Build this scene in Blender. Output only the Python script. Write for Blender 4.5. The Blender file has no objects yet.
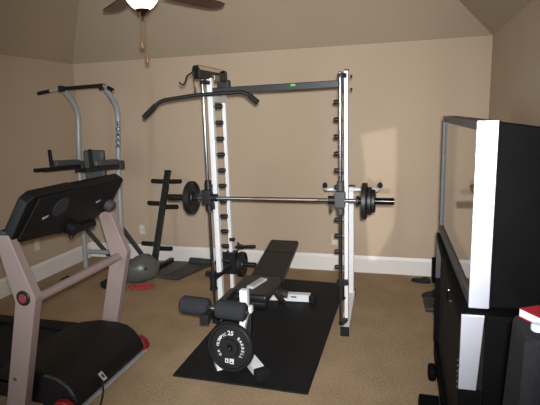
import bpy, bmesh, math, random
from mathutils import Vector, Matrix, Quaternion
random.seed(7)
sc = bpy.context.scene
COL = sc.collection
V = Vector
PI = math.pi

# ------------------------------------------------------------------ helpers
class MB:
    def __init__(s): s.bm = bmesh.new()
    def _new(s, vs, fs):
        bv = [s.bm.verts.new(v) for v in vs]
        for f in fs:
            try: s.bm.faces.new([bv[i] for i in f])
            except ValueError: pass
        return bv
    def box(s, c, d, rot=None, bev=0.0, seg=2):
        c = V(c); hx, hy, hz = d[0]/2, d[1]/2, d[2]/2
        vs = []
        for x in (-hx, hx):
            for y in (-hy, hy):
                for z in (-hz, hz):
                    p = V((x, y, z))
                    if rot: p = rot @ p
                    vs.append(c + p)
        bv = s._new(vs, [(0,1,3,2),(4,6,7,5),(0,4,5,1),(2,3,7,6),(0,2,6,4),(1,5,7,3)])
        if bev > 0:
            es = {e for v in bv for e in v.link_edges}
            bmesh.ops.bevel(s.bm, geom=list(es), offset=bev, segments=seg, profile=0.5, affect='EDGES')
        return s
    def beam(s, p0, p1, w, h, up=(0,0,1), bev=0.003):
        p0, p1 = V(p0), V(p1); y = (p1-p0).normalized(); up = V(up)
        x = y.cross(up).normalized(); z = x.cross(y)
        R = Matrix((x, y, z)).transposed()
        return s.box((p0+p1)/2, (w, (p1-p0).length, h), R, bev)
    def tube(s, pts, r, n=12, caps=True, closed=False):
        pts = [V(p) for p in pts]
        rs = r if isinstance(r, (list, tuple)) else [r]*len(pts)
        t0 = (pts[1]-pts[0]).normalized()
        a = t0.orthogonal().normalized()
        rings = []; prev = t0
        for i, p in enumerate(pts):
            if i == 0: t = t0
            elif i == len(pts)-1: t = (pts[i]-pts[i-1]).normalized()
            else: t = ((pts[i+1]-pts[i]).normalized() + (pts[i]-pts[i-1]).normalized()).normalized()
            q = prev.rotation_difference(t); a = (q @ a); a = (a - t*a.dot(t)).normalized(); prev = t
            b = t.cross(a)
            rings.append([s.bm.verts.new(p + (a*math.cos(2*PI*k/n) + b*math.sin(2*PI*k/n))*rs[i]) for k in range(n)])
        for i in range(len(rings)-1):
            for k in range(n):
                s.bm.faces.new((rings[i][k], rings[i][(k+1)%n], rings[i+1][(k+1)%n], rings[i+1][k]))
        if caps:
            s.bm.faces.new(rings[0][::-1]); s.bm.faces.new(rings[-1])
        return s
    def lathe(s, prof, o, axis, n=32, closed=False):
        o = V(o); ax = V(axis).normalized(); a = ax.orthogonal().normalized(); b = ax.cross(a)
        rings = []
        for r, h in prof:
            if r < 1e-6: rings.append([s.bm.verts.new(o + ax*h)])
            else: rings.append([s.bm.verts.new(o + ax*h + (a*math.cos(2*PI*k/n)+b*math.sin(2*PI*k/n))*r) for k in range(n)])
        m = len(rings)
        for i in range(m if closed else m-1):
            A, B = rings[i], rings[(i+1) % m]
            for k in range(n):
                k2 = (k+1) % n
                f = [A[k % len(A)], A[k2 % len(A)], B[k2 % len(B)], B[k % len(B)]]
                u = []
                for v in f:
                    if v not in u: u.append(v)
                if len(u) >= 3: s.bm.faces.new(u)
        return s
    def cyl(s, p0, p1, r, n=24, bev=0.004):
        p0, p1 = V(p0), V(p1); L = (p1-p0).length; b = min(bev, r*.5, L*.4)
        return s.lathe([(0,0),(r-b,0),(r,b),(r,L-b),(r-b,L),(0,L)], p0, p1-p0, n)
    def prism(s, poly, ext, bev=0.0, seg=2):
        poly = [V(p) for p in poly]; e = V(ext); n = len(poly)
        a = [s.bm.verts.new(p) for p in poly]; b = [s.bm.verts.new(p+e) for p in poly]
        s.bm.faces.new(a[::-1]); s.bm.faces.new(b)
        for i in range(n): s.bm.faces.new((a[i], a[(i+1)%n], b[(i+1)%n], b[i]))
        if bev > 0:
            es = {ed for v in a+b for ed in v.link_edges}
            bmesh.ops.bevel(s.bm, geom=list(es), offset=bev, segments=seg, profile=0.5, affect='EDGES')
        return s
    def quads(s, vs, fs): s._new([V(v) for v in vs], fs); return s
    def build(s, name, mat, parent=None, smooth=True, origin=(0,0,0)):
        o = V(origin)
        if parent is not None and parent.get('_o') is not None: o = V(parent['_o'])
        for v in s.bm.verts: v.co -= o
        bmesh.ops.recalc_face_normals(s.bm, faces=list(s.bm.faces))
        me = bpy.data.meshes.new(name); s.bm.to_mesh(me); s.bm.free()
        me.materials.append(mat)
        if smooth:
            me.polygons.foreach_set('use_smooth', [True]*len(me.polygons))
            me.set_sharp_from_angle(angle=math.radians(38))
        ob = bpy.data.objects.new(name, me); COL.objects.link(ob)
        if smooth:
            wn = ob.modifiers.new('weighted_normals', 'WEIGHTED_NORMAL'); wn.keep_sharp = True; wn.weight = 100
        if parent is not None: ob.parent = parent; ob['_o'] = list(o)
        else: ob.location = o; ob['_o'] = list(o)
        return ob

def tag(o, label, cat, group=None):
    o['label'] = label; o['category'] = cat
    if group: o['group'] = group
    return o
def thing(name, loc, label, cat, group=None):
    o = bpy.data.objects.new(name, None); COL.objects.link(o)
    o.empty_display_size = .1; o.location = loc; o['_o'] = list(loc)
    return tag(o, label, cat, group)
def struct(name, mb, mat, smooth=False):
    o = mb.build(name, mat, None, smooth); o['kind'] = 'structure'; return o
def dup(root, loc, label, rot=None):
    r = root.copy(); COL.objects.link(r); r.location = loc; r['label'] = label
    if rot is not None: r.rotation_euler = rot
    for ch in list(root.children):
        c = ch.copy(); COL.objects.link(c); c.parent = r
        for g in list(ch.children):
            d = g.copy(); COL.objects.link(d); d.parent = c
    return r
def fillet(pts, r, k=6):
    pts = [V(p) for p in pts]; out = [pts[0]]
    for i in range(1, len(pts)-1):
        a, b, c = pts[i-1], pts[i], pts[i+1]
        d = min(r, (a-b).length*.49, (c-b).length*.49)
        p, q = b+(a-b).normalized()*d, b+(c-b).normalized()*d
        for j in range(k+1):
            t = j/k; out.append(p*(1-t)**2 + b*2*t*(1-t) + q*t*t)
    return out + [pts[-1]]
def text_mesh(name, chars, mat, parent, depth=.001):
    """chars: list of (string, centre, right vector, up vector, height); one mesh"""
    bm = bmesh.new()
    for st, c, rt, up, h in chars:
        cu = bpy.data.curves.new('lettering', 'FONT'); cu.body = st; cu.align_x = 'CENTER'; cu.align_y = 'CENTER'
        cu.size = h*1.35; cu.extrude = depth/2; cu.resolution_u = 2; cu.offset = h*.035
        ob = bpy.data.objects.new('lettering', cu); COL.objects.link(ob)
        dg = bpy.context.evaluated_depsgraph_get(); me = bpy.data.meshes.new_from_object(ob.evaluated_get(dg))
        rt = V(rt).normalized(); up = V(up).normalized(); nn = rt.cross(up)
        M = Matrix((rt, up, nn)).transposed().to_4x4(); M.translation = V(c)
        me.transform(M); bm.from_mesh(me)
        bpy.data.objects.remove(ob); bpy.data.curves.remove(cu); bpy.data.meshes.remove(me)
    mb = MB(); mb.bm.free(); mb.bm = bm
    return mb.build(name, mat, parent, False)

# ------------------------------------------------------------------ materials
def lin(c):
    return tuple(((v/255)/12.92 if v/255 <= .04045 else ((v/255+.055)/1.055)**2.4) for v in c) + (1,)
def mat(name, rgb, rough=.6, metal=0, noise=None, bump=None, spec=.5, coat=0, var=.12, sheen=0):
    m = bpy.data.materials.new(name); m.use_nodes = True
    nt = m.node_tree; b = nt.nodes['Principled BSDF']
    col = lin(rgb)
    b.inputs['Base Color'].default_value = col; b.inputs['Roughness'].default_value = rough
    b.inputs['Metallic'].default_value = metal; b.inputs['Specular IOR Level'].default_value = spec
    b.inputs['Coat Weight'].default_value = coat; b.inputs['Sheen Weight'].default_value = sheen
    tc = nt.nodes.new('ShaderNodeTexCoord')
    def nz(scale, detail=4):
        n = nt.nodes.new('ShaderNodeTexNoise'); n.inputs['Scale'].default_value = scale; n.inputs['Detail'].default_value = detail
        nt.links.new(tc.outputs['Object'], n.inputs['Vector']); return n
    if noise:
        n = nz(noise); r = nt.nodes.new('ShaderNodeValToRGB')
        r.color_ramp.elements[0].position = .3; r.color_ramp.elements[1].position = .7
        r.color_ramp.elements[0].color = tuple(v*(1-var) for v in col[:3])+(1,)
        r.color_ramp.elements[1].color = tuple(min(1, v*(1+var)) for v in col[:3])+(1,)
        nt.links.new(n.outputs['Fac'], r.inputs['Fac']); nt.links.new(r.outputs['Color'], b.inputs['Base Color'])
    if bump:
        n = nz(bump[0], 6); bp = nt.nodes.new('ShaderNodeBump'); bp.inputs['Strength'].default_value = bump[1]
        bp.inputs['Distance'].default_value = bump[2] if len(bump) > 2 else .01
        nt.links.new(n.outputs['Fac'], bp.inputs['Height']); nt.links.new(bp.outputs['Normal'], b.inputs['Normal'])
    return m
M_wall = mat('wall_paint', (182, 162, 140), .85, noise=1.5, bump=(90, .12, .004), var=.02, spec=.2)
M_ceil = mat('ceiling_paint', (172, 155, 133), .9, noise=1.5, bump=(70, .12, .004), var=.02, spec=.2)
M_trim = mat('white_trim_paint', (226, 220, 214), .45, noise=3, var=.02)
M_white = mat('white_powder_coat', (224, 224, 224), .4, noise=8, var=.03)
M_black = mat('black_steel', (17, 17, 18), .45, noise=15, var=.15)
M_iron = mat('black_cast_iron', (17, 18, 19), .5, noise=40, bump=(120, .2, .002), var=.2)
M_rubber = mat('black_rubber', (20, 20, 21), .75, noise=30, bump=(200, .15, .002), var=.15, spec=.3)
M_mat = mat('black_rubber_mat', (16, 16, 18), .7, noise=60, bump=(250, .3, .003), var=.25, spec=.3)
M_foam = mat('charcoal_foam', (42, 43, 46), .95, noise=80, bump=(220, .3, .003), var=.15, spec=.15)
M_vinyl = mat('black_vinyl', (16, 16, 17), .42, noise=10, bump=(160, .12, .002), var=.12)
M_chrome = mat('chrome', (150, 150, 154), .2, 1, noise=6, var=.04)
M_steel = mat('brushed_steel', (150, 146, 142), .3, 1, noise=20, var=.08)
M_dsteel = mat('dark_oiled_steel', (60, 58, 58), .22, 1, noise=20, var=.08)
M_knurl = mat('knurled_steel', (150, 128, 115), .42, 1, noise=150, bump=(600, .4, .002), var=.15)
M_silver = mat('silver_plastic', (205, 206, 216), .5, .72, noise=6, var=.02)
M_grey = mat('silver_grey_tube_paint', (158, 161, 164), .38, .2, noise=8, var=.04)
M_pad = mat('grey_vinyl_pad', (72, 75, 78), .6, noise=12, bump=(160, .1, .002), var=.08)
M_pink = mat('pinkish_taupe_metallic_paint', (140, 122, 117), .5, .1, noise=12, var=.04)
M_tblack = mat('black_treadmill_plastic', (14, 14, 15), .5, spec=.3, noise=14, bump=(300, .1, .002), var=.15)
M_red = mat('red_plastic', (118, 14, 20), .35, noise=10, var=.08)
M_badge = mat('dull_red_badge', (120, 45, 45), .5, noise=10, var=.08)
M_redcord = mat('red_cord', (150, 40, 46), .7, noise=40, var=.1)
M_wood = mat('dark_walnut_blade', (74, 40, 28), .4, noise=9, var=.3)
M_bronze = mat('dark_bronze', (48, 34, 26), .35, .7, noise=12, var=.15)
M_tv = mat('black_cabinet', (14, 14, 15), .7, spec=.04, noise=10, bump=(200, .1, .002), var=.12)
M_dgrey = mat('dark_grey_plastic', (62, 60, 60), .5, noise=10, var=.08)
M_cloth = mat('charcoal_speaker_cloth', (38, 38, 40), .95, noise=120, bump=(400, .4, .003), var=.18, spec=.1)
M_book = mat('red_cover', (140, 24, 32), .5, noise=14, var=.08)
M_paper = mat('white_pages', (235, 233, 228), .8, noise=60, var=.03)
M_paleblue = mat('pale_blue_white_plastic', (196, 206, 222), .4, noise=10, var=.04)
M_plate = mat('outlet_plate_plastic', (206, 192, 172), .45, noise=6, var=.02)
M_exmat = mat('dark_grey_vinyl_mat', (52, 53, 52), .6, noise=20, bump=(150, .15, .003), var=.12)
M_exmat2 = mat('grey_vinyl_mat', (84, 83, 80), .6, noise=20, bump=(150, .15, .003), var=.1)
M_ball = mat('silver_grey_ball_vinyl', (84, 84, 78), .38, noise=6, bump=(14, .25, .02), var=.06)
M_scale = mat('charcoal_plastic', (40, 41, 44), .5, noise=10, var=.1)
M_shoe = mat('black_shoe_fabric', (15, 15, 17), .8, noise=40, var=.2)
M_remote = mat('light_grey_plastic', (186, 186, 182), .45, noise=10, var=.03)
M_green = mat('green_label', (70, 170, 60), .5, noise=10, var=.05)
M_letter = mat('white_lettering', (205, 205, 205), .5, noise=20, var=.05)
M_dark = mat('dark_lettering', (30, 26, 30), .5, noise=20, var=.05)
M_fob = mat('brown_wood_fob', (110, 78, 48), .5, noise=30, var=.2)
M_brass = mat('brass_chain', (160, 125, 70), .35, .8, noise=30, var=.1)
# carpet
M_carpet = bpy.data.materials.new('tan_carpet'); M_carpet.use_nodes = True
nt = M_carpet.node_tree; b = nt.nodes['Principled BSDF']; b.inputs['Roughness'].default_value = .95; b.inputs['Specular IOR Level'].default_value = .1
tc = nt.nodes.new('ShaderNodeTexCoord')
n1 = nt.nodes.new('ShaderNodeTexNoise'); n1.inputs['Scale'].default_value = 70; n1.inputs['Detail'].default_value = 8; n1.inputs['Roughness'].default_value = .7
n2 = nt.nodes.new('ShaderNodeTexNoise'); n2.inputs['Scale'].default_value = 3.5; n2.inputs['Detail'].default_value = 3
mx = nt.nodes.new('ShaderNodeMath'); mx.operation = 'MULTIPLY_ADD'; mx.inputs[1].default_value = .35
for n in (n1, n2): nt.links.new(tc.outputs['Object'], n.inputs['Vector'])
nt.links.new(n2.outputs['Fac'], mx.inputs[0]); nt.links.new(n1.outputs['Fac'], mx.inputs[2])
cr = nt.nodes.new('ShaderNodeValToRGB'); cr.color_ramp.elements[0].position = .45; cr.color_ramp.elements[1].position = .9
cr.color_ramp.elements[0].color = lin((131, 109, 84)); cr.color_ramp.elements[1].color = lin((180, 155, 124))
nt.links.new(mx.outputs[0], cr.inputs['Fac']); nt.links.new(cr.outputs['Color'], b.inputs['Base Color'])
bp = nt.nodes.new('ShaderNodeBump'); bp.inputs['Strength'].default_value = .7; bp.inputs['Distance'].default_value = .012
nt.links.new(n1.outputs['Fac'], bp.inputs['Height']); nt.links.new(bp.outputs['Normal'], b.inputs['Normal'])
# television screen: dark, glossy front sheet
M_screen = mat('glossy_screen', (120, 116, 110), .03, .9, noise=2, var=.02)
# lit frosted lamp glass
M_glass = bpy.data.materials.new('lit_frosted_glass'); M_glass.use_nodes = True
b = M_glass.node_tree.nodes['Principled BSDF']; b.inputs['Base Color'].default_value = lin((240, 232, 215)); b.inputs['Roughness'].default_value = .4
b.inputs['Emission Color'].default_value = (1, .84, .6, 1); b.inputs['Emission Strength'].default_value = 2.2

# ------------------------------------------------------------------ room
XL, XR, YB, YF, HW, HC, SL = -3.718, .704, 4.88, -1.3, 2.28, 2.86, .8
T = .12
struct('floor', MB().box(((XL+XR)/2, (YB+YF)/2, -.05), (XR-XL+2*T, YB-YF+2*T, .1)), M_carpet)
struct('wall_back', MB().box(((XL+XR)/2, YB+T/2, HW/2), (XR-XL+2*T, T, HW)), M_wall)
struct('wall_left', MB().box((XL-T/2, (YB+YF)/2, HW/2), (T, YB-YF, HW)), M_wall)
struct('wall_right', MB().box((XR+T/2, (YB+YF)/2, HW/2), (T, YB-YF, HW)), M_wall)
# wall behind the camera with an added gap, cut to shape the light beam
SUN = V((-.27, 4.88, -.57)).normalized()  # direction of the added beam imitating flash bounced off the screen
patch = [(-.455, 1.425), (-.118, 1.485), (-.112, 1.0), (-.118, .50), (-.20, .33), (-.30, .14), (-.37, .13), (-.40, .6), (-.415, 1.1)]
def back_to(y, x, z):
    t = (y-YB)/SUN.y; return (x+SUN.x*t, z+SUN.z*t)
hole = [back_to(YF, x, z) for x, z in patch]
bm = bmesh.new()
outer = [(XL-T, 0), (XR+T, 0), (XR+T, HW), (XL-T, HW)]
es = []
for ring in (outer, hole):
    vs = [bm.verts.new((x, YF, z)) for x, z in ring]
    es += [bm.edges.new((vs[i], vs[(i+1) % len(vs)])) for i in range(len(vs))]
bmesh.ops.triangle_fill(bm, edges=es, use_beauty=True)
w = MB(); w.bm.free(); w.bm = bm
struct('wall_front', w, M_wall)
# vaulted ceiling: four slopes up to a flat
k = (HC-HW)/SL
lo = [(XL-.0, YF, HW), (XR, YF, HW), (XR, YB, HW), (XL, YB, HW)]
hi = [(XL+k, YF+k, HC), (XR-k, YF+k, HC), (XR-k, YB-k, HC), (XL+k, YB-k, HC)]
lo2 = [(XL-T, YF-T, HW+.04), (XR+T, YF-T, HW+.04), (XR+T, YB+T, HW+.04), (XL-T, YB+T, HW+.04)]
hi2 = [(x, y, z+.15) for x, y, z in hi]
struct('ceiling', MB().quads(lo+hi+lo2+hi2, [(0,1,5,4),(1,2,6,5),(2,3,7,6),(3,0,4,7),(4,5,6,7),(8,9,13,12),(9,10,14,13),(10,11,15,14),(11,8,12,15),(12,13,14,15),(0,1,9,8),(1,2,10,9),(2,3,11,10),(3,0,8,11)]), M_ceil)
HB, TB = .178, .018
def baseboard(name, p0, p1, inward):
    p0, p1, n = V(p0), V(p1), V(inward)
    prof = [(0,0),(TB,0),(TB,HB-.03),(TB*.6,HB-.012),(TB*.35,HB),(0,HB)]
    struct(name, MB().prism([p0+n*a+V((0,0,z)) for a, z in prof], p1-p0), M_trim)
baseboard('baseboard_back', (XL, YB, 0), (XR, YB, 0), (0,-1,0))
baseboard('baseboard_left', (XL, YF, 0), (XL, YB-TB, 0), (1,0,0))
baseboard('baseboard_right', (XR, YF, 0), (XR, YB-TB, 0), (-1,0,0))

def outlet(p, right, n, label):
    p, right, n = V(p), V(right), V(n); up = V((0,0,1))
    t = thing('wall_outlet', p, label, 'outlet')
    R = Matrix((right, n, up)).transposed()
    MB().box(p+n*.003, (.075, .006, .118), R, .0025).build('cover_plate', M_plate, t)
    for dz in (-.026, .026):
        q = p+n*.007+up*dz
        s = MB().box(q, (.034, .003, .03), R, .001).build('socket', M_trim, t)
        m = MB()
        for dx in (-.007, .007): m.box(q+n*.0018+right*dx+up*.003, (.0025, .001, .009), R)
        m.cyl(q+n*.0012-up*.008, q+n*.0022-up*.008, .0025, 10, .0002)
        m.build('slot', M_dark, s)
outlet((-.72, YB, .335), (1,0,0), (0,-1,0), 'beige wall outlet on the back wall, seen beside the right rack upright')
outlet((-2.99, YB, .36), (1,0,0), (0,-1,0), 'beige wall outlet on the back wall, left of the weight tree')
outlet((XL, 4.01, .377), (0,1,0), (1,0,0), 'beige wall outlet on the left wall behind the treadmill')

# ------------------------------------------------------------------ black floor mat under the bench
m = MB().prism([(-1.44, 2.57, .0), (-.545, 2.56, .0), (-.555, 4.47, .0), (-1.46, 4.5, .0)], (0,0,.012), .003)
tag(m.build('floor_mat', M_mat), 'large black rubber mat lying on the carpet under the weight bench', 'mat')

# ------------------------------------------------------------------ smith machine
SM = thing('smith_machine', (-.95, 3.8, 0), 'white smith machine rack with chrome guide rods and a lat pulldown tower', 'exercise machine')
def side(xr, xp, rear_x, rear_y, rear_top, s, tower):
    # s: +1 when the inside of the frame is towards +X
    yr, yp = 3.42, 3.505
    # floor rail
    f = MB().beam((xp, 3.40, .035), (rear_x, rear_y+.05, .035), .06, .06).build('base_rail', M_white, SM)
    MB().box((xp-.001, 3.385, .033), (.064, .035, .066), None, .006).build('end_cap', M_rubber, f)
    MB().box((rear_x, rear_y+.06, .033), (.066, .035, .066), None, .006).build('end_cap', M_rubber, f)
    pw, pd = (.042, .045) if tower else (.028, .05)
    u = MB().box((xp, yp, 1.0), (pw, pd, 1.87), None, .004)
    u.build('upright', M_white, SM)
    MB().box((xp, yp, 1.939), (pw+.003, pd+.002, .012), None, .003).build('top_cap', M_black, SM)
    MB().cyl((xr, yr, .07), (xr, yr, 1.925), .0125).build('guide_rod', M_chrome, SM)
    MB().beam((xr, yr-.02, 1.90), (xp, yp+.02, 1.90), .035, .03).build('rod_bracket', M_black, SM)
    MB().beam((xr, yr-.02, .085), (xp, yp, .085), .035, .03).build('rod_bracket', M_black, SM)
    for i in range(13):
        z = 1.722 - .1227*i
        if z < .4: break
        g = MB().cyl((xp+s*pw*.5, yp, z), (xp+s*.05, yp, z), .012, 16).build('peg', M_steel, SM)
        MB().lathe([(0,0),(.015,0),(.017,.004),(.017,.048),(.013,.056),(0,.058)], (xp+s*.034, yp, z), (s,0,0), 16).build('peg_cap', M_black, g)
    # rear post
    MB().beam((rear_x, rear_y, .06), (rear_x, rear_y, rear_top), .032 if tower else .045, .04, up=(0,1,0)).build('rear_post', M_white, SM)
    if not tower:
        MB().box((rear_x, rear_y, rear_top+.004), (.064, .064, .012), None, .003).build('top_cap', M_black, SM)
    # safety stop with a hook
    q = MB().cyl((xr, yr, .285), (xr, yr, .42), .026).cyl((xr, yr, .275), (xr, yr, .29), .034).cyl((xr, yr, .405), (xr, yr, .425), .032)
    q.beam((xr-s*.055, yr-.01, .415), (xr+s*.02, yr-.01, .395), .035, .04)
    if tower:
        q.beam((xr+.0, yr, .36), (xp+.06, yp+.09, .425), .03, .035)
    q.build('safety_stop', M_black, SM)
    if tower: MB().beam((xp, yp+.02, 1.78), (rear_x, rear_y, 1.78), .04, .05).build('side_brace', M_white, SM)
side(-1.487, -1.462, -1.50, 3.88, 1.85, 1, True)
side(-.462, -.430, -.465, 4.12, 1.02, -1, False)
# cross bar
cb = MB().beam((-1.44, 3.505, 1.835), (-.45, 3.505, 1.848), .05, .05, bev=.006).build('cross_bar', M_black, SM)
MB().box((-.81, 3.478, 1.853), (.035, .003, .016)).build('green_sticker', M_green, cb)
pl = MB().box((-.459, 3.505, 1.848), (.014, .09, .13), None, .003)
for dz in (-.045, .045): pl.cyl((-.466, 3.49, 1.848+dz), (-.476, 3.49, 1.848+dz), .009, 8, .001)
pl.build('mount_plate', M_black, SM)
bb = MB()
for dz in (-.045, .045): bb.cyl((-.40, 3.495, 1.848+dz), (-.388, 3.495, 1.848+dz), .011, 8, .001)
bb.build('bolt', M_black, SM)
# lat tower arm with pulleys
arm = MB().beam((-1.462, 3.30, 1.955), (-1.462, 3.86, 1.955), .012, .06).beam((-1.498, 3.30, 1.955), (-1.498, 3.86, 1.955), .012, .06)
arm.box((-1.48, 3.70, 1.945), (.05, .07, .05), None, .004)
arm.build('pulley_arm', M_black, SM)
MB().box((-1.455, 3.60, 1.935), (.03, .10, .05), None, .004).build('arm_bracket', M_steel, SM)
def pulley(y, z):
    MB().lathe([(.008,-.012),(.046,-.012),(.05,-.009),(.038,0),(.05,.009),(.046,.012),(.008,.012)], (-1.48, y, z), (1,0,0), 24, True).build('pulley', M_rubber, SM)
pulley(3.30, 1.965); pulley(3.85, 1.965)
tp = MB().box((-1.49, 3.87, 1.89), (.10, .07, .10), None, .01).box((-1.49, 3.865, 1.97), (.055, .05, .08), None, .008)
tp.build('tower_head', M_black, SM)
MB().tube([(-1.48, 3.25, 1.965), (-1.48, 3.245, 1.90), (-1.465, 3.235, 1.845)], .003, 6).tube(fillet([(-1.48, 3.30, 2.016), (-1.48, 3.56, 2.018), (-1.48, 3.85, 2.016)], .03), .003, 6).build('cable', M_steel, SM)
# rust coloured hook hanging off the arm
MB().tube(fillet([(-1.48, 3.22, 1.955), (-1.495, 3.17, 1.93), (-1.50, 3.15, 1.88), (-1.52, 3.14, 1.868), (-1.535, 3.13, 1.89)], .02), .006, 8).build('snap_hook', M_bronze, SM)
# cable down the tower and the loading carriage
MB().tube([(-1.50, 3.925, 1.93), (-1.50, 3.925, .46)], .003, 6).build('tower_cable', M_steel, SM)
ca = MB().box((-1.50, 3.88, .36), (.10, .10, .20), None, .008).box((-1.55, 3.83, .39), (.06, .05, .12), None, .006)
ca.build('weight_carriage', M_black, SM)
h = MB().cyl((-1.66, 3.88, .345), (-1.27, 3.88, .345), .022).build('loading_horn', M_black, SM)
h = MB().cyl((-1.46, 3.88, .50), (-1.27, 3.88, .515), .014).cyl((-1.43, 3.88, .475), (-1.43, 3.88, .545), .01, 12)
h.cyl((-1.41, 3.88, .49), (-1.40, 3.88, .52), .024, 16, .002)
h.build('carriage_handle', M_black, SM)
MB().cyl((-1.40, 3.60, .645), (-1.355, 3.60, .65), .014).build('catch_peg', M_black, SM)
# U shaped handle on the short rear post
MB().tube(fillet([(-.665, 3.97, 1.045), (-.68, 4.06, .998), (-.62, 4.085, .998), (-.27, 4.085, 1.000), (-.235, 4.06, 1.0), (-.215, 3.97, 1.05)], .05), .0145, 12).build('u_handle', M_white, SM)
for p0, p1 in (((-.665, 3.975, 1.042), (-.664, 3.945, 1.06)), ((-.215, 3.975, 1.047), (-.214, 3.945, 1.065))):
    MB().cyl(p0, p1, .02, 16).build('handle_cap', M_rubber, SM)

# lat bar hanging under the front pulley
LB = thing('lat_pulldown_bar', (-1.45, 3.2, 1.8), 'long black lat pulldown bar with bent down ends hanging from the front pulley', 'exercise bar')
pts = fillet([(-1.873, 3.2, 1.655), (-1.728, 3.2, 1.772), (-1.45, 3.2, 1.80), (-1.08, 3.2, 1.808), (-.992, 3.2, 1.732)], .05)
MB().tube(pts, .0135, 12).build('bar', M_black, LB)
for p0, p1 in (((-1.873, 3.2, 1.655), (-1.772, 3.2, 1.737)), ((-.992, 3.2, 1.732), (-1.052, 3.2, 1.783))):
    MB().cyl(p0, p1, .0185, 16).build('grip', M_rubber, LB)
MB().tube([(-1.45, 3.2, 1.81), (-1.452, 3.205, 1.835), (-1.462, 3.225, 1.848)], .008, 8).build('hanger', M_steel, LB)

# ------------------------------------------------------------------ barbell on the guide rods
BZ, BY = 1.033, 3.375
BA = thing('barbell', (-.95, BY, BZ), 'long steel barbell riding on the chrome guide rods of the white rack', 'barbell')
sh = MB().cyl((-1.60, BY, BZ), (-.30, BY, BZ), .0135).build('shaft', M_steel, BA)
MB().cyl((-1.12, BY, BZ), (-.62, BY, BZ), .0146).build('knurled_grip', M_knurl, sh)
for (a, b_) in ((-1.812, -1.58), (-.33, -.085)):
    MB().cyl((a, BY, BZ), (b_, BY, BZ), .0245).build('sleeve', M_dsteel if a > -1 else M_black, BA)
for (c, w) in ((-1.578, .016), (-.335, .02)):
    MB().cyl((c-w/2, BY, BZ), (c+w/2, BY, BZ), .036).build('sleeve_collar', M_black, BA)
for xr in (-1.487, -.462):
    c = MB().box((xr, 3.385, BZ+.005), (.075, .05, .115), None, .006)
    c.cyl((xr, 3.42, BZ-.11), (xr, 3.42, BZ-.06), .028).cyl((xr, 3.42, BZ+.06), (xr, 3.42, BZ+.13), .026)
    c.box((xr, 3.43, BZ), (.05, .05, .19), None, .006)
    k_ = c.build('slide_carriage', M_dgrey if xr > -1 else M_black, BA)
    s_ = 1 if xr < -1 else -1
    MB().cyl((xr+s_*.035, 3.39, BZ), (xr+s_*.085, 3.39, BZ), .03).build('catch_hook', M_black, k_)
    MB().beam((xr+s_*.06, 3.36, BZ-.03), (xr+s_*.06, 3.36, BZ-.085), .02, .02, up=(0,1,0)).build('hook_finger', M_black, k_)

def plate_mesh(R, t, bore=.027):
    """iron plate round +X, closed profile: rim, dished web, hub"""
    return [(bore,-t*.5),(bore+.022,-t*.5),(bore+.026,-t*.22),(R*.80,-t*.22),(R*.84,-t*.5),(R-.005,-t*.5),(R,-t*.38),
            (R,t*.38),(R-.005,t*.5),(R*.84,t*.5),(R*.80,t*.22),(bore+.026,t*.22),(bore+.022,t*.5),(bore,t*.5)]
def plate(loc, R, t, axis, label, group=None, name='weight_plate', bore=.027):
    r = thing(name, loc, label, 'weight plate', group)
    MB().lathe(plate_mesh(R, t, bore), loc, axis, 48, True).build('disc', M_iron, r)
    return r
pA = plate((-1.609, BY, BZ), .128, .042, (1,0,0), 'round black iron plate alone on the left end of the barbell')
# grip slots' webs on that plate
m = MB()
for a in range(5):
    c, s_ = math.cos(a*2*PI/5+.3), math.sin(a*2*PI/5+.3)
    m.beam((-1.635, BY+c*.055, BZ+s_*.055), (-1.635, BY+c*.100, BZ+s_*.100), .03, .012, up=(1,0,0))
m.build('raised_web', M_iron, pA)
plate((-.288, BY, BZ), .128, .034, (1,0,0), 'largest black iron plate on the right end of the barbell, innermost of three')
plate((-.252, BY, BZ), .098, .026, (1,0,0), 'middle sized black iron plate on the right end of the barbell, between two others')
plate((-.226, BY, BZ), .083, .022, (1,0,0), 'smallest black iron plate on the right end of the barbell, outermost of three')
plate((-1.592, 3.88, .345), .105, .035, (1,0,0), 'round black plate on the left side of the low weight carriage, half behind the post', bore=.024)
plate((-1.405, 3.88, .345), .112, .045, (1,0,0), 'round black plate on the right side of the low weight carriage, behind the bench', bore=.024)

# ------------------------------------------------------------------ weight bench
ZM = .012
WB = thing('weight_bench', (-1.02, 3.3, ZM), 'black padded weight bench on white legs with a leg extension, standing on the black mat', 'bench')
# backrest
d = V((0, .64, .135)).normalized(); nrm = V((0, -d.z, d.y))
R = Matrix((V((1,0,0)), d, nrm)).transposed()
bk = MB().prism([V((-1.15,3.31,.435)), V((-.885,3.31,.435)), V((-.898,3.95,.57)), V((-1.15,3.95,.57))], nrm*-.055, .018, 3).build('backrest', M_vinyl, WB)
MB().beam(V((-1.145,3.72,.5225)), V((-.895,3.72,.5225)), .006, .003, up=nrm).build('seam', M_rubber, bk)
MB().beam((-1.02, 3.30, .36), (-1.02, 3.85, .475), .05, .04).build('backrest_support', M_black, WB)
# seat
MB().box((-1.035, 3.12, .425), (.29, .40, .065), None, .022, 3).build('seat', M_vinyl, WB)
MB().cyl((-1.18, 2.965, .385), (-.895, 2.965, .385), .045, 24, .012).build('seat_roll', M_vinyl, WB)
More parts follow.
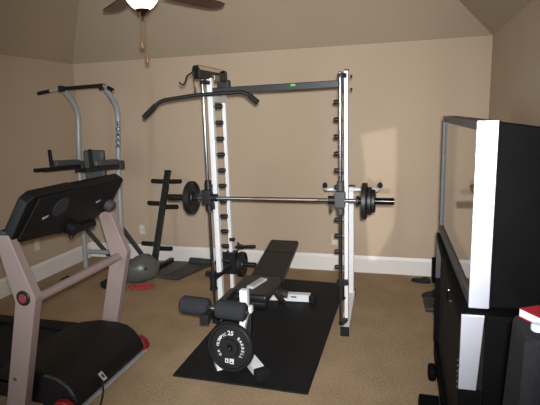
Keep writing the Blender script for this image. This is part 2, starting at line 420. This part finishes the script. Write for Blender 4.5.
# main beam, feet
MB().beam((-1.03, 2.86, .36), (-1.03, 3.50, .33), .06, .06).beam((-1.03, 3.45, .335), (-1.02, 3.90, .08), .055, .06).build('main_beam', M_black, WB)
rf = MB().beam((-1.27, 3.92, ZM+.04), (-.80, 3.95, ZM+.04), .065, .065).build('rear_foot', M_white, WB)
MB().box((-.785, 3.951, ZM+.036), (.055, .078, .072), None, .008).build('foot_cap', M_rubber, rf)
MB().box((-1.285, 3.919, ZM+.036), (.055, .078, .072), None, .008).build('foot_cap', M_rubber, rf)
MB().beam((-.97, 3.907, ZM+.05), (-.92, 3.91, ZM+.05), .004, .012).build('foot_label', M_dgrey, rf)
MB().beam((-1.03, 3.60, .25), (-1.10, 3.90, .10), .03, .05).build('rear_brace', M_white, WB)
MB().beam((-.99, 3.40, .33), (-.93, 3.52, .16), .025, .04).build('adjuster_bar', M_steel, WB)
# front A foot: post + two splayed legs
MB().beam((-1.02, 2.90, .33), (-1.01, 2.83, ZM+.05), .055, .055, up=(0,1,0)).build('front_post', M_black, WB)
for p0, p1 in (((-1.0, 2.80, ZM+.055), (-.875, 2.67, ZM+.035)), ((-1.03, 2.80, ZM+.055), (-1.185, 2.685, ZM+.035))):
    l = MB().beam(p0, p1, .075, .05).build('front_foot', M_white, WB)
    if p1[0] < -1.1: continue
    e = V(p1); dd = (V(p1)-V(p0)).normalized()
    MB().beam(e-dd*.01, e+dd*.055, .09, .065, bev=.008).build('foot_cap', M_rubber, l)
# leg extension: bracket, lever, rollers
br = MB().box((-1.02, 2.84, .475), (.055, .05, .10), None, .006).beam((-1.015, 2.83, .45), (-1.0, 2.815, .36), .035, .05, up=(0,1,0)).box((-.985, 2.82, .40), (.05, .04, .045), None, .005)
br.build('lever_bracket', M_white, WB)
MB().beam((-1.01, 2.815, .37), (-1.035, 2.74, .19), .04, .05, up=(0,1,0)).build('lever', M_white, WB)
MB().beam((-1.12, 2.92, .475), (-1.135, 2.47, .475), .04, .045).build('roller_arm', M_black, WB)
MB().box((-1.136, 2.46, .474), (.055, .035, .06), None, .006).build('arm_cap', M_rubber, WB)
MB().cyl((-1.345, 2.565, .510), (-.90, 2.565, .488), .012).build('roller_axle', M_steel, WB)
MB().cyl((-1.335, 2.565, .508), (-1.152, 2.565, .501), .056, 32, .012).build('foam_roller', M_foam, WB)
MB().cyl((-1.105, 2.565, .498), (-.915, 2.565, .490), .056, 32, .012).build('foam_roller', M_foam, WB)
# small horn carrying the plate on the lever
MB().cyl((-1.055, 2.77, .195), (-1.062, 2.615, .205), .017).build('plate_horn', M_black, WB)

# the lettered plate on the lever
pc = V((-1.06, 2.66, .2025)); ax = V((-.11, -.97, .10)).normalized()
PL = thing('weight_plate', pc, 'black iron plate with a ring of white letters at the foot end of the bench', 'weight plate')
R_ = .158; t_ = .05
disc = MB().lathe([(.019,-.025),(.15,-.025),(R_,-.016),(R_,.016),(R_-.008,.025),(.140,.025),(.133,.012),(.060,.012),(.055,.025),(.024,.025),(.019,.022)], pc, ax, 64, True).build('disc', M_iron, PL)
rt = V((0,0,1)).cross(ax).normalized(); up = ax.cross(rt)
def ring_text(st, a0, a1, r, h, nm='white_word'):
    chars = []
    for i, ch in enumerate(st):
        a = math.radians(a0 + (a1-a0)*i/(len(st)-1))
        dirv = rt*math.sin(a)+up*math.cos(a); tang = rt*math.cos(a)-up*math.sin(a)
        chars.append((ch, pc+ax*.0125+dirv*r, tang, dirv, h))
    text_mesh(nm, chars, M_letter, PL)
ring_text('OLYMPIC', -85, -25, .088, .020)
ring_text('BARBELL', 42, 125, .088, .020)
ring_text('25', -5, 8, .094, .030, 'white_number')
ring_text('KG', -112, -128, .088, .018)
cc = pc+ax*.0128-up*.088
lg = MB().beam(cc-rt*.004, cc+rt*.026, .034, .001, up=ax, bev=0).beam(cc-rt*.036, cc-rt*.012, .028, .001, up=ax, bev=0)
lg.build('logo_block', M_letter, PL)
MB().beam(cc-rt*.030+ax*.001, cc-rt*.020+ax*.001, .014, .001, up=ax, bev=0).beam(cc+rt*.004+ax*.001-up*.006, cc+rt*.016+ax*.001-up*.006, .008, .001, up=ax, bev=0).build('logo_cut', M_iron, PL)

# remote control on the seat
rm = thing('remote_control', (-1.02, 3.12, .458), 'slim light grey remote control lying on the black bench seat', 'remote control')
Rz = Matrix.Rotation(math.radians(-14), 3, 'Z')
MB().box((-1.02, 3.12, .467), (.055, .20, .018), Rz, .005).build('body', M_remote, rm)
kb = MB()
for i in range(3):
    for j in range(6):
        kb.box(V((-1.02, 3.12, .4765)) + Rz @ V(((i-1)*.014, -.06+j*.022, 0)), (.008, .008, .003), Rz, .001)
kb.build('button', M_dgrey, rm)

# ------------------------------------------------------------------ weight tree
WT = thing('weight_tree', (-2.6, 4.45, 0), 'black leaning weight tree with empty pegs standing against the back wall', 'weight rack')
b0, b1 = V((-2.615, 4.42, .03)), V((-2.535, 4.75, 1.06))
MB().beam(b0, b1, .055, .055, up=(0,-1,0)).build('post', M_black, WT)
MB().beam((-2.615, 4.36, .03), (-2.60, 4.83, .03), .05, .05).build('base', M_black, WT)
MB().box((-2.535, 4.752, 1.068), (.062, .062, .014), Matrix.Rotation(-.3, 3, 'X'), .003).build('post_cap', M_rubber, WT)
for (f, dzl, dzr) in ((.90, .0, .0), (.66, .015, -.02), (.255, .01, -.035)):
    c = b0.lerp(b1, f)
    for s_, dz in ((-1, dzl), (1, dzr)):
        q = MB().cyl(c+V((s_*.02, 0, dz)), c+V((s_*.05, 0, dz)), .02, 16).build('peg', M_steel, WT)
        MB().cyl(c+V((s_*.035, 0, dz)), c+V((s_*.18, 0, dz+.004)), .0245, 20, .006).build('peg_sleeve', M_rubber, q)
MB().tube([(-2.51, 4.70, .96), (-2.507, 4.70, .90), (-2.505, 4.69, .80)], .003, 6).build('pin_chain', M_steel, WT)

# ------------------------------------------------------------------ exercise mat by the wall
EM = thing('exercise_mat', (-2.35, 4.55, 0), 'dark grey folding exercise mat lying on the carpet behind the weight tree', 'mat')
MB().prism([(-2.56, 4.30, .002), (-2.425, 4.27, .002), (-2.37, 4.83, .002), (-2.56, 4.83, .002)], (0,0,.018), .006).build('grey_panel', M_exmat2, EM)
MB().prism([(-2.418, 4.27, .002), (-2.235, 4.26, .002), (-2.09, 4.76, .002), (-2.363, 4.80, .002)], (0,0,.024), .008).build('dark_panel', M_exmat, EM)
MB().cyl((-2.36, 4.80, .042), (-2.09, 4.77, .042), .038, 20, .01).build('rolled_edge', M_exmat, EM)
MB().cyl((-2.415, 4.275, .028), (-2.245, 4.262, .028), .024, 16, .008).build('front_fold', M_exmat, EM)

# ------------------------------------------------------------------ sagging exercise ball
bm = bmesh.new(); bmesh.ops.create_uvsphere(bm, u_segments=40, v_segments=24, radius=1)
for v in bm.verts:
    x, y, z = v.co
    r = 1
    zz = z*.150
    if z < 0: zz = z*.13
    sx = .225 - .05*z + .012*math.sin(3*math.atan2(y, x))
    v.co = V((x*sx*r + .05*z, y*.17, zz + .018*x*(z > -.2) + .02*math.sin(2.6*x+1)*(z > -.5)))
mn = min(v.co.z for v in bm.verts)
for v in bm.verts: v.co += V((-2.63, 4.14, .0-mn)); v.co.z = max(v.co.z, .003)
w = MB(); w.bm.free(); w.bm = bm
BL = thing('exercise_ball', (-2.63, 4.14, 0), 'half deflated silver grey exercise ball sagging on the carpet', 'ball')
w.build('ball_skin', M_ball, BL)
MB().cyl((-2.46, 4.02, .19), (-2.455, 4.012, .193), .014, 16, .001).build('valve_plug', M_rubber, BL)

# red skipping rope tangled on the carpet
rp = []
random.seed(3)
for i in range(42):
    a = i*.62; r1 = .05+.075*abs(math.sin(i*.37))
    rp.append((-2.52+math.cos(a)*r1*1.0+.0008*i, 3.97+math.sin(a*1.13)*r1*.55+.02*math.sin(i*.2), .010+.006*(1+math.sin(i*1.7))))
tag(MB().tube(fillet(rp, .03, 3), .007, 6).build('skipping_rope', M_redcord), 'tangled red skipping rope on the carpet in front of the grey ball', 'skipping rope')

# ------------------------------------------------------------------ power tower
PT = thing('power_tower', (-3.05, 4.3, 0), 'tall silver grey pull up tower with padded dip arms in the left corner', 'exercise machine')
for x in (-3.30, -2.835):
    dx = .075
    MB().tube(fillet([(x-.06, 4.29, .06), (x, 4.27, 1.15), (x+.068, 4.26, 1.765), (x+dx+.0, 4.04, 1.955)], .13, 8), .026, 16).build('upright', M_grey, PT)
    f = MB().tube(fillet([(x-.03, 3.95, .045), (x-.06, 4.78, .045)], .05), .027, 12).build('foot_tube', M_grey, PT)
    for y, xx in ((3.93, x-.03), (4.79, x-.06)):
        MB().cyl((xx, y-.045, .042), (xx, y+.045, .042), .042, 16, .01).build('foot_cap', M_rubber, f)
    MB().beam((x-.035, 4.30, .52), (x-.06, 4.72, .07), .03, .045, up=(1,0,0)).build('brace', M_pad, PT)
MB().cyl((-3.36, 4.29, .25), (-2.89, 4.29, .25), .022).build('cross_tube', M_grey, PT)
# pull-up bar: three pieces plus grips
pb = MB().tube(fillet([(-3.475, 4.0, 1.915), (-3.24, 4.03, 1.95), (-2.76, 4.03, 1.962), (-2.635, 4.0, 1.908)], .04), .0135, 12).build('pull_up_bar', M_grey, PT)
MB().cyl((-3.22, 4.03, 1.951), (-2.78, 4.03, 1.962), .0175, 16).build('grip', M_rubber, pb)
MB().cyl((-3.475, 4.0, 1.915), (-3.345, 4.015, 1.935), .0175, 16).build('grip', M_rubber, pb)
MB().cyl((-2.635, 4.0, 1.908), (-2.70, 4.015, 1.938), .0185, 16).build('grip', M_rubber, pb)
for x in (-3.225, -2.775):
    MB().box((x, 4.035, 1.95), (.05, .05, .06), None, .008).build('bar_clamp', M_black, PT)
# back pad
MB().box((-3.03, 4.17, 1.20), (.235, .06, .30), None, .022, 3).build('back_pad', M_pad, PT)
MB().beam((-3.30, 4.26, 1.185), (-2.83, 4.26, 1.185), .03, .045).build('pad_support', M_black, PT)
# dip arms
for x, xe in ((-3.26, -3.24), (-2.81, -2.80)):
    MB().beam((x, 4.25, 1.175), (xe, 3.70, 1.205), .04, .04).build('dip_arm', M_black, PT)
    MB().prism([(x-.045, 4.20, 1.20), (x+.045, 4.20, 1.20), (xe+.045, 3.82, 1.225), (xe-.045, 3.82, 1.225)], (0,0,.055), .015, 3).build('arm_pad', M_pad, PT)
    MB().cyl((xe-.0, 3.80, 1.225), (xe-.0, 3.795, 1.385), .0175, 16, .006).build('hand_grip', M_rubber, PT)
    MB().cyl((xe-.0, 3.72, 1.208), (xe-.005, 3.58, 1.215), .0175, 16, .006).build('arm_grip', M_rubber, PT)
    MB().box((x, 4.26, 1.19), (.08, .08, .09), None, .01).build('arm_clamp', M_dgrey, PT)
lt = []
for i, ch in enumerate('ECAAA'):
    lt.append((ch, (-2.764-.006*i, 4.228, 1.60-.054*i), (1,.25,0), (0,0,1), .046))
text_mesh('letters', lt, M_dark, PT, .004)

# ------------------------------------------------------------------ treadmill
TM = thing('treadmill', (-2.6, 2.53, 0), 'treadmill with taupe uprights and a black console, facing the rack', 'treadmill')
Y0, Y1 = 1.99, 2.86
# uprights: a bent flat profile extruded along Y
prof = [(-2.17, .07), (-2.04, .07), (-1.87, .735), (-1.995, 1.075), (-2.095, 1.075), (-1.995, .705)]
for y, s_ in ((Y0, -1), (Y1, 1)):
    MB().prism([(x, y-.028, z) for x, z in prof], (0,.056,0), .008, 2).build('upright', M_pink, TM)
    if s_ < 0:
        e = MB().cyl((-1.945, y-.028, .735), (-1.945, y-.036, .735), .042, 32, .002).build('emblem', M_black, TM)
        MB().cyl((-1.945, y-.036, .735), (-1.945, y-.039, .735), .025, 24, .001).build('emblem_badge', M_badge, e)
        MB().cyl((-2.075, y-.028, .25), (-2.075, y-.033, .25), .010, 16, .001).build('bolt', M_steel, TM)
MB().tube([(-1.945, Y0+.02, .70), (-1.945, Y1-.02, .70)], .027, 16).build('cross_bar', M_pink, TM)
# deck with belt and rails
dk = MB().box((-2.84, 2.425, .115), (1.5, .78, .09), None, .01).build('deck', M_tblack, TM)
MB().box((-2.84, 2.425, .166), (1.44, .50, .012), None, .004).build('running_belt', M_rubber, dk)
for y in (2.095, 2.755):
    MB().box((-2.84, y, .17), (1.5, .11, .03), None, .008).build('side_rail', M_tblack, dk)
for x in (-3.5, -2.0):
    for y in (2.10, 2.74):
        MB().cyl((x, y, 0), (x, y, .075), .03, 16).build('foot', M_rubber, TM)
# motor hood: domed profile
hp = [(-1.765, .045), (-1.745, .085), (-1.765, .14), (-1.81, .20), (-1.87, .238), (-1.95, .252), (-2.08, .245), (-2.25, .215), (-2.36, .185), (-2.36, .06)]
m = MB().prism([(x, 2.04, z) for x, z in hp], (0, .725, 0), .022, 3)
hd = m.build('motor_hood', M_tblack, TM)
MB().beam((-1.762, 2.03, .038), (-1.762, 2.80, .038), .022, .02).build('trim_strip', M_silver, TM)
for y0, y1 in ((1.99, 2.036), (2.768, 2.835)):
    q = [(-1.76, .03), (-1.745, .06), (-1.76, .105), (-1.80, .13), (-1.86, .12), (-1.89, .03)]
    MB().prism([(x, y0, z) for x, z in q], (0, y1-y0, 0), .012, 3).build('corner_cap', M_red, TM)
# mark on the hood and the power cord
hn = V((.76, 0, .65)).normalized(); hu = V((-.65, 0, .76)).normalized()
hc = V((-1.752, 2.285, .125))
MB().beam(hc-hu*.028, hc+hu*.028, .035, .004, up=hn, bev=.001).build('hood_badge', M_silver, hd)
MB().beam(hc-hu*.012+hn*.003, hc+hu*.012+hn*.003, .016, .002, up=hn, bev=0).build('badge_mark', M_dark, hd)
MB().tube(fillet([(-1.750, 2.265, .10), (-1.72, 2.24, .07), (-1.70, 2.18, .015), (-1.66, 2.06, .008), (-1.72, 1.91, .008)], .06), .006, 8).build('power_cord', M_rubber, TM)
# console: thick tilted slab seen from behind
def cpt(y, u, w):
    """u along the slab (0 bottom, 1 top), w thickness outwards to +X"""
    y = 1.965+(y-2.02)*.925; base = V((-2.045, y, 1.015)); top = V((-1.885, y, 1.28)); d_ = (top-base); n_ = V((d_.z, 0, -d_.x)).normalized()
    return base + d_*u + n_*w
outline = [(2.02, .05), (2.40, .02), (2.47, -.10), (2.80, -.12), (2.86, .10), (2.975, .35), (3.0, .92), (2.955, 1.0), (2.46, .96), (2.43, 1.04), (2.09, 1.04), (2.04, .92)]
n_ = (cpt(0,0,1)-cpt(0,0,0))
cs = MB().prism([cpt(y, u, -.03) for y, u in outline], n_*.065, .012, 2).build('console', M_tblack, TM)
MB().prism([cpt(y, u, .034) for y, u in [(2.06, .12), (2.42, .10), (2.42, 1.0), (2.11, 1.0)]], n_*.018, .01, 2).build('back_cover', M_tblack, cs)
q = cpt(2.33, .70, .050); MB().cyl(q, q+n_*.006, .062, 32, .002).build('speaker_grille', M_foam, cs)
for y, u in ((2.22, .55), (2.77, .50)):
    q = cpt(y, u, .034 if y > 2.4 else .052); MB().beam(q-V((0,.022,.004)), q+V((0,.022,.004)), .014, .006, up=n_, bev=.001).build('silver_mark', M_silver, cs)
q = cpt(2.56, .02, .035); MB().cyl(q-n_*.02, q+n_*.045, .045, 24, .01).build('knob_housing', M_tblack, cs)
q = cpt(2.70, -.12, .02); MB().box(q, (.10, .24, .05), None, .02, 3).build('lower_tray', M_tblack, cs)
MB().beam(q+V((.045, -.03, -.005)), q+V((.045, .0, -.005)), .004, .02).build('tray_mark', M_silver, cs)
q = cpt(2.92, .32, .03); MB().cyl(q-n_*.01, q+n_*.05, .042, 24, .008).build('pivot_knob', M_dgrey, cs)
q = cpt(2.89, .20, .03); MB().beam(q, q+V((0,.08,.03)), .05, .04).build('pivot_bracket', M_black, cs)
MB().tube(fillet([cpt(2.55, .0, .03), cpt(2.555, -.18, .05), cpt(2.60, -.32, .05), cpt(2.66, -.26, .03), cpt(2.68, -.12, .02)], .05), .004, 6).build('safety_cord', M_rubber, cs)
for y in (Y0, Y1):
    MB().beam((-2.04, y, 1.03), cpt(y+(.06 if y < 2.4 else .08), .25, -.02), .05, .06).build('console_mount', M_black, TM)

# ------------------------------------------------------------------ ceiling fan
FX, FY = -1.56, 2.75
CF = thing('ceiling_fan', (FX, FY, 2.4), 'ceiling fan with dark wooden blades and a lit frosted bowl light', 'ceiling fan')
FB = 2.272
MB().lathe([(0,.028),(.036,.022),(.064,.040),(.090,.072),(.108,.112),(.115,.15),(.10,.152),(0,.152)], (FX, FY, FB), (0,0,1), 40).build('bowl_shade', M_glass, CF)
MB().lathe([(0,-.022),(.008,-.02),(.012,-.006),(.020,.002),(.036,.012),(.044,.022),(.040,.027),(0,.03)], (FX, FY, FB), (0,0,1), 24).build('finial', M_bronze, CF)
MB().lathe([(0,.15),(.15,.15),(.155,.165),(.12,.19),(.12,.235),(.09,.27),(0,.27)], (FX, FY, FB), (0,0,1), 32).build('motor_housing', M_bronze, CF)
MB().cyl((FX, FY, FB+.27), (FX, FY, HC-.05), .014).build('down_rod', M_bronze, CF)
MB().lathe([(0,-.06),(.03,-.06),(.065,-.02),(.07,0),(0,0)], (FX, FY, HC), (0,0,1), 24).build('canopy', M_bronze, CF)
for i in range(5):
    a = math.radians(139-72*i); R = Matrix.Rotation(a, 3, 'Z') @ Matrix.Rotation(math.radians(-8), 3, 'X')
    o = V((FX, FY, FB+.135))
    q = [(.20,-.05),(.30,-.062),(.60,-.070),(.665,-.055),(.685,-.02),(.685,.02),(.665,.055),(.60,.070),(.30,.062),(.20,.05)]
    bl = MB().prism([o + R @ V((x, y, 0)) for x, y in q], R @ V((0,0,.008)), .002).build('blade', M_wood, CF)
    MB().beam(o + R @ V((.10,0,.035)), o + R @ V((.25,0,.012)), .035, .012).build('blade_iron', M_bronze, bl)
for (dx, dy, z1, z0) in ((-.002, -.03, 2.23, 2.092), (.008, .0, 2.22, 2.008)):
    c = MB().tube([(FX+dx, FY+dy, 2.30), (FX+dx, FY+dy, z0+.03)], .0022, 6).build('pull_chain', M_brass, CF)
    MB().lathe([(0,-.028),(.007,-.024),(.0125,-.006),(.011,.012),(.006,.02),(.008,.028),(0,.032)], (FX+dx, FY+dy, z0), (0,0,1), 16).build('pull_fob', M_fob, c)

# ------------------------------------------------------------------ television (rear projection) on its stand
TV = thing('television', (.45, 2.55, .90), 'big boxy television with silver edge strips and a glossy screen, on the black stand', 'television')
ZB, ZT = .872, 1.608
up = V((0,0,1))
NY = 1.95                                              # near side of the set
S0, S1 = V((.243, NY, 0)), V((.203, 3.20, 0))          # front edge, near and far end
sd = (S1-S0).normalized(); sn = V((-sd.y, sd.x, 0))      # points into the room
nx = V((-sn.x, -sn.y, 0))                                # points into the set
def slab(a, b_, z0, z1, n_, t, name, m_, par, bev=.003):
    a, b_ = V(a), V(b_)
    return MB().prism([a+up*z0, b_+up*z0, b_+up*z1, a+up*z1], V(n_)*t, bev).build(name, m_, par)
FT = .076                                                # depth of the front frame
m = MB().prism([S0+nx*(FT+.008)+sd*.014+up*ZB, S1+nx*(FT+.008)-sd*.014+up*ZB, V((.665, 3.05, ZB)), V((.665, NY+.05, ZB))], up*(ZT-ZB-.006), .006)
for v in m.bm.verts:
    if v.co.z > 1.4: v.co.z -= .055*max(0, v.co.x-.30)/.36
m.build('cabinet', M_tv, TV)
slab(S0+nx*.012+sd*.012, S1+nx*.012-sd*.012, ZB+.048, ZT-.035, nx, .010, 'screen', M_screen, TV, .001)
slab(S0+nx*.024+sd*.012, S1+nx*.024-sd*.012, ZB, ZT-.003, nx, FT-.012, 'frame_back', M_tv, TV)
slab(S0+sd*.012, S1-sd*.012, ZT-.035, ZT, nx, FT, 'top_bezel', M_dgrey, TV)
slab(S0+sd*.012, S1-sd*.012, ZB, ZB+.048, nx, FT, 'bottom_bezel', M_dgrey, TV)
slab(S0, S0+nx*FT, ZB, ZT, sd, .012, 'edge_strip', M_silver, TV, .003)
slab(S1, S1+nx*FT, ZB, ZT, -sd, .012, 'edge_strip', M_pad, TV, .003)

TS = thing('television_stand', (.45, 2.55, 0), 'black television stand with silver corner strips and a dark glossy front', 'television stand')
ZS = .866
M_gloss = mat('dark_smoked_glass', (30, 29, 27), .7, noise=4, var=.06, spec=.1)
Q0, Q1 = V((.212, 1.89, 0)), V((.19, 3.24, 0))
qd = (Q1-Q0).normalized(); qn = V((-qd.y, qd.x, 0)); qi = -qn
MB().prism([Q0+qi*.09+qd*.014, Q1+qi*.09-qd*.014, V((.67, 3.2, 0)), V((.67, 1.92, 0))], up*(ZS-.004), .006).build('cabinet', M_tv, TS)
slab(Q0+qi*.03+qd*.012, Q1+qi*.03-qd*.012, .10, ZS-.05, qi, .06, 'glass_front', M_gloss, TS, .002)
slab(Q0+qi*.0+qd*.012, Q1+qi*.0-qd*.012, ZS-.05, ZS-.004, qi, .09, 'top_rail', M_tv, TS)
slab(Q0+qi*.004+qd*.004, Q1+qi*.004-qd*.004, 0.0, .10, qi, .09, 'plinth', M_tv, TS)
for P_, d_ in ((Q0, qd), (Q1, -qd)):
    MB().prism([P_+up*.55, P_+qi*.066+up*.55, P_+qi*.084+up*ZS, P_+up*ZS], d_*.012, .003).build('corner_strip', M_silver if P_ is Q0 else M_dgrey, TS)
    slab(P_+d_*.002, P_+d_*.002+qi*.085, .10, .548, d_, .012, 'corner_panel', M_tv, TS, .003)
for i in range(6):
    p = Q0 + qd*.24 + qi*.031 + V((0,0,.55-.026*i)); MB().cyl(p, p+qn*.010, .006, 12, .002).build('jack_button', M_pad, TS)
q = Q0+qd*.66+qi*.031+V((0, 0, .72)); MB().tube(fillet([q, q+qn*.02, q+qn*.02+V((0,0,-.06)), q+V((0,0,-.06))], .012), .004, 8).build('door_handle', M_dsteel, TS)

# ------------------------------------------------------------------ black items around the stand
def shoe(loc, rz, label, group=None, k=.68):
    r = thing('shoe', loc, label, 'shoe', group)
    bm = bmesh.new(); bmesh.ops.create_uvsphere(bm, u_segments=24, v_segments=14, radius=1)
    for v in bm.verts:
        x, y, z = v.co
        L = .135; w = .042*(1+.12*math.cos(2.2*x))
        hgt = .034 + .028*max(0, -x)          # higher at the heel
        v.co = V((x*L, y*w, .02+max(z, -.25)*hgt + (.012 if z > .6 and x < -.2 else 0)))
    w_ = MB(); w_.bm.free(); w_.bm = bm
    Rm = Matrix.Rotation(rz, 4, 'Z'); Rm.translation = V(loc)
    Rm = Rm @ Matrix.Diagonal((k, k*1.05, k*1.15, 1))
    bm.transform(Rm); w_.build('upper', M_shoe, r)
    s = MB(); pts_ = []
    for i in range(24):
        a = 2*PI*i/24; pts_.append(Rm @ V((math.cos(a)*.138, math.sin(a)*.045*(1+.12*math.cos(2.2*math.cos(a))), 0)))
    s.prism(pts_, (0,0,.016), .004).build('sole', M_rubber, r)
    lc = MB()
    for i in range(3):
        x = .02+.025*i; lc.tube([Rm @ V((x, -.022, .05-.006*i)), Rm @ V((x, 0, .058-.006*i)), Rm @ V((x, .022, .05-.006*i))], .003, 6)
    lc.build('laces', M_dgrey, r)
    return r
shoe((.145, 4.68, 0), math.radians(170), 'small black shoe on the carpet nearest the back wall, beside the upright black box')
shoe((.225, 4.33, 0), math.radians(205), 'small black shoe on the carpet between the grey scale and the farther shoe')
bx = thing('subwoofer', (.36, 4.74, 0), 'small upright black speaker box against the back wall behind the television', 'speaker')
MB().box((.35, 4.755, .105), (.21, .19, .21), None, .012).build('cabinet', M_tv, bx)
MB().box((.35, 4.655, .115), (.17, .012, .15), None, .004).build('grille', M_cloth, bx)
scl = thing('bathroom_scale', (.29, 4.07, 0), 'flat dark grey bathroom scale on the carpet beside the television stand', 'scale')
MB().box((.29, 4.07, .027), (.27, .27, .035), Matrix.Rotation(.06, 3, 'Z'), .008).build('platform', M_scale, scl)
MB().box((.27, 3.99, .0455), (.09, .05, .004), Matrix.Rotation(.06, 3, 'Z'), .001).build('display_window', M_gloss, scl)
for dx in (-.1, .1):
    for dy in (-.1, .1): MB().cyl((.29+dx, 4.07+dy, 0), (.29+dx, 4.07+dy, .012), .018, 12, .002).build('foot', M_rubber, scl)
dz = thing('adapter_brick', (.20, 2.86, 0), 'small rounded black power adapter on the carpet against the stand front', 'adapter')
MB().box((.170, 2.92, .04), (.05, .11, .08), None, .02, 3).build('case', M_tv, dz)
dz = thing('media_box', (.14, 2.50, 0), 'low black box on the carpet at the near end of the stand front', 'box')
MB().box((.140, 2.50, .035), (.11, .24, .07), None, .01).build('case', M_tv, dz)
MB().box((.083, 2.50, .04), (.004, .18, .02), None, .001).build('slot', M_gloss, dz)

# ------------------------------------------------------------------ floor speaker in the right foreground
SP = thing('floor_speaker', (.45, 1.42, 0), 'tall charcoal cloth covered floor speaker beside the television stand', 'speaker')
ZP = 1.085
top = [(.293, 1.26), (.315, 1.235), (.60, 1.27), (.61, 1.46), (.592, 1.49), (.32, 1.425), (.290, 1.392)]
bot = [(.262, 1.215), (.288, 1.19), (.65, 1.23), (.66, 1.52), (.64, 1.55), (.285, 1.50), (.258, 1.47)]
n_k = len(top); m = MB()
rows = []
for z, ring in ((.03, bot), (ZP-.05, [(a[0]*.96+b_[0]*.04, a[1]*.96+b_[1]*.04) for a, b_ in zip(top, bot)]), (ZP-.012, top), (ZP, [(.45+(x-.45)*.955, 1.4+(y-1.4)*.93) for x, y in top])):
    rows.append([m.bm.verts.new((x, y, z)) for x, y in ring])
for a, b_ in zip(rows, rows[1:]):
    for i in range(n_k): m.bm.faces.new((a[i], a[(i+1)%n_k], b_[(i+1)%n_k], b_[i]))
m.bm.faces.new(rows[0][::-1]); m.bm.faces.new(rows[-1])
m.build('grille_cloth', M_cloth, SP)
MB().prism([(x*1.0+(x-.45)*.02, y, 0) for x, y in bot], (0,0,.03), .004).build('base', M_tv, SP)
BK = thing('book', (.42, 1.42, ZP), 'red covered book with white page edges lying on the floor speaker', 'book')
q = [(.302, 1.378), (.352, 1.305), (.53, 1.395), (.475, 1.475)]
MB().prism([(x, y, ZP+.006) for x, y in q], (0,0,.020), .001).build('pages', M_paper, BK)
c_ = MB().prism([(x+(x-.41)*.02, y+(y-1.39)*.02, ZP+.0262) for x, y in q], (0,0,.003), .001)
c_.prism([(x+(x-.41)*.02, y+(y-1.39)*.02, ZP+.0025) for x, y in q], (0,0,.003), .001)
c_.build('cover', M_book, BK)
PK = thing('round_lid', (.330, 1.302, ZP), 'small round pale blue lid lying on the speaker in front of the red book', 'lid')
MB().lathe([(0,.0),(.014,.0),(.016,.003),(.016,.014),(.013,.018),(0,.019)], (.330, 1.302, ZP+.001), (0,0,1), 24).build('lid_shell', M_paleblue, PK)

for o in bpy.data.objects:
    if '_o' in o: del o['_o']

# ------------------------------------------------------------------ camera
f, yaw, pitch, roll, hh = 481.65, .2824, .1834, -.0313, 1.659
cy, sy, cp, sp = math.cos(yaw), math.sin(yaw), math.cos(pitch), math.sin(pitch)
F = V((-sy*cp, cy*cp, -sp)); r0 = V((cy, sy, 0)); u0 = r0.cross(F)
r_ = r0*math.cos(roll)+u0*math.sin(roll); u_ = -r0*math.sin(roll)+u0*math.cos(roll)
cam = bpy.data.cameras.new('camera'); co = bpy.data.objects.new('camera', cam); COL.objects.link(co)
M = Matrix((r_, u_, -F)).transposed().to_4x4(); M.translation = V((0, 0, hh)); co.matrix_world = M
cam.sensor_width = 36; cam.lens = f/540*36; cam.clip_start = .05; cam.clip_end = 60
sc.camera = co

# ------------------------------------------------------------------ light
def light(name, typ, loc, energy, color=(1,1,1), **k):
    l = bpy.data.lights.new(name, typ); l.energy = energy; l.color = color
    for a, v in k.items(): setattr(l, a, v)
    o = bpy.data.objects.new(name, l); COL.objects.link(o); o.location = loc; return o
fl = light('camera_flash', 'SPOT', (.03, -.03, 1.72), 735, (.97, .985, 1), spot_size=math.radians(79), spot_blend=1.0, shadow_soft_size=.03)
fl.rotation_euler = (F + r_*.0 + u_*.04).to_track_quat('-Z', 'Y').to_euler()
su = light('patch_beam', 'SUN', (0, -6, 3), .95, (1, .96, .88), angle=math.radians(.5))  # added beam in place of flash reflected by the television screen
su.rotation_euler = SUN.to_track_quat('-Z', 'Y').to_euler()
# added cool fill from behind the camera, lifting the right wall
ar = light('cool_fill', 'AREA', (-2.9, -1.0, 1.5), 75, (.78, .9, 1), shape='RECTANGLE', size=1.0, size_y=1.6)
ar.rotation_euler = V((1, .55, .22)).to_track_quat('-Z', 'Y').to_euler()
W = bpy.data.worlds.new('world'); sc.world = W; W.use_nodes = True
W.node_tree.nodes['Background'].inputs['Color'].default_value = (.5, .6, .8, 1)
W.node_tree.nodes['Background'].inputs['Strength'].default_value = .5
vs = sc.view_settings; vs.view_transform = 'Standard'; vs.look = 'None'; vs.gamma = 1; vs.exposure = 0; vs.use_curve_mapping = False
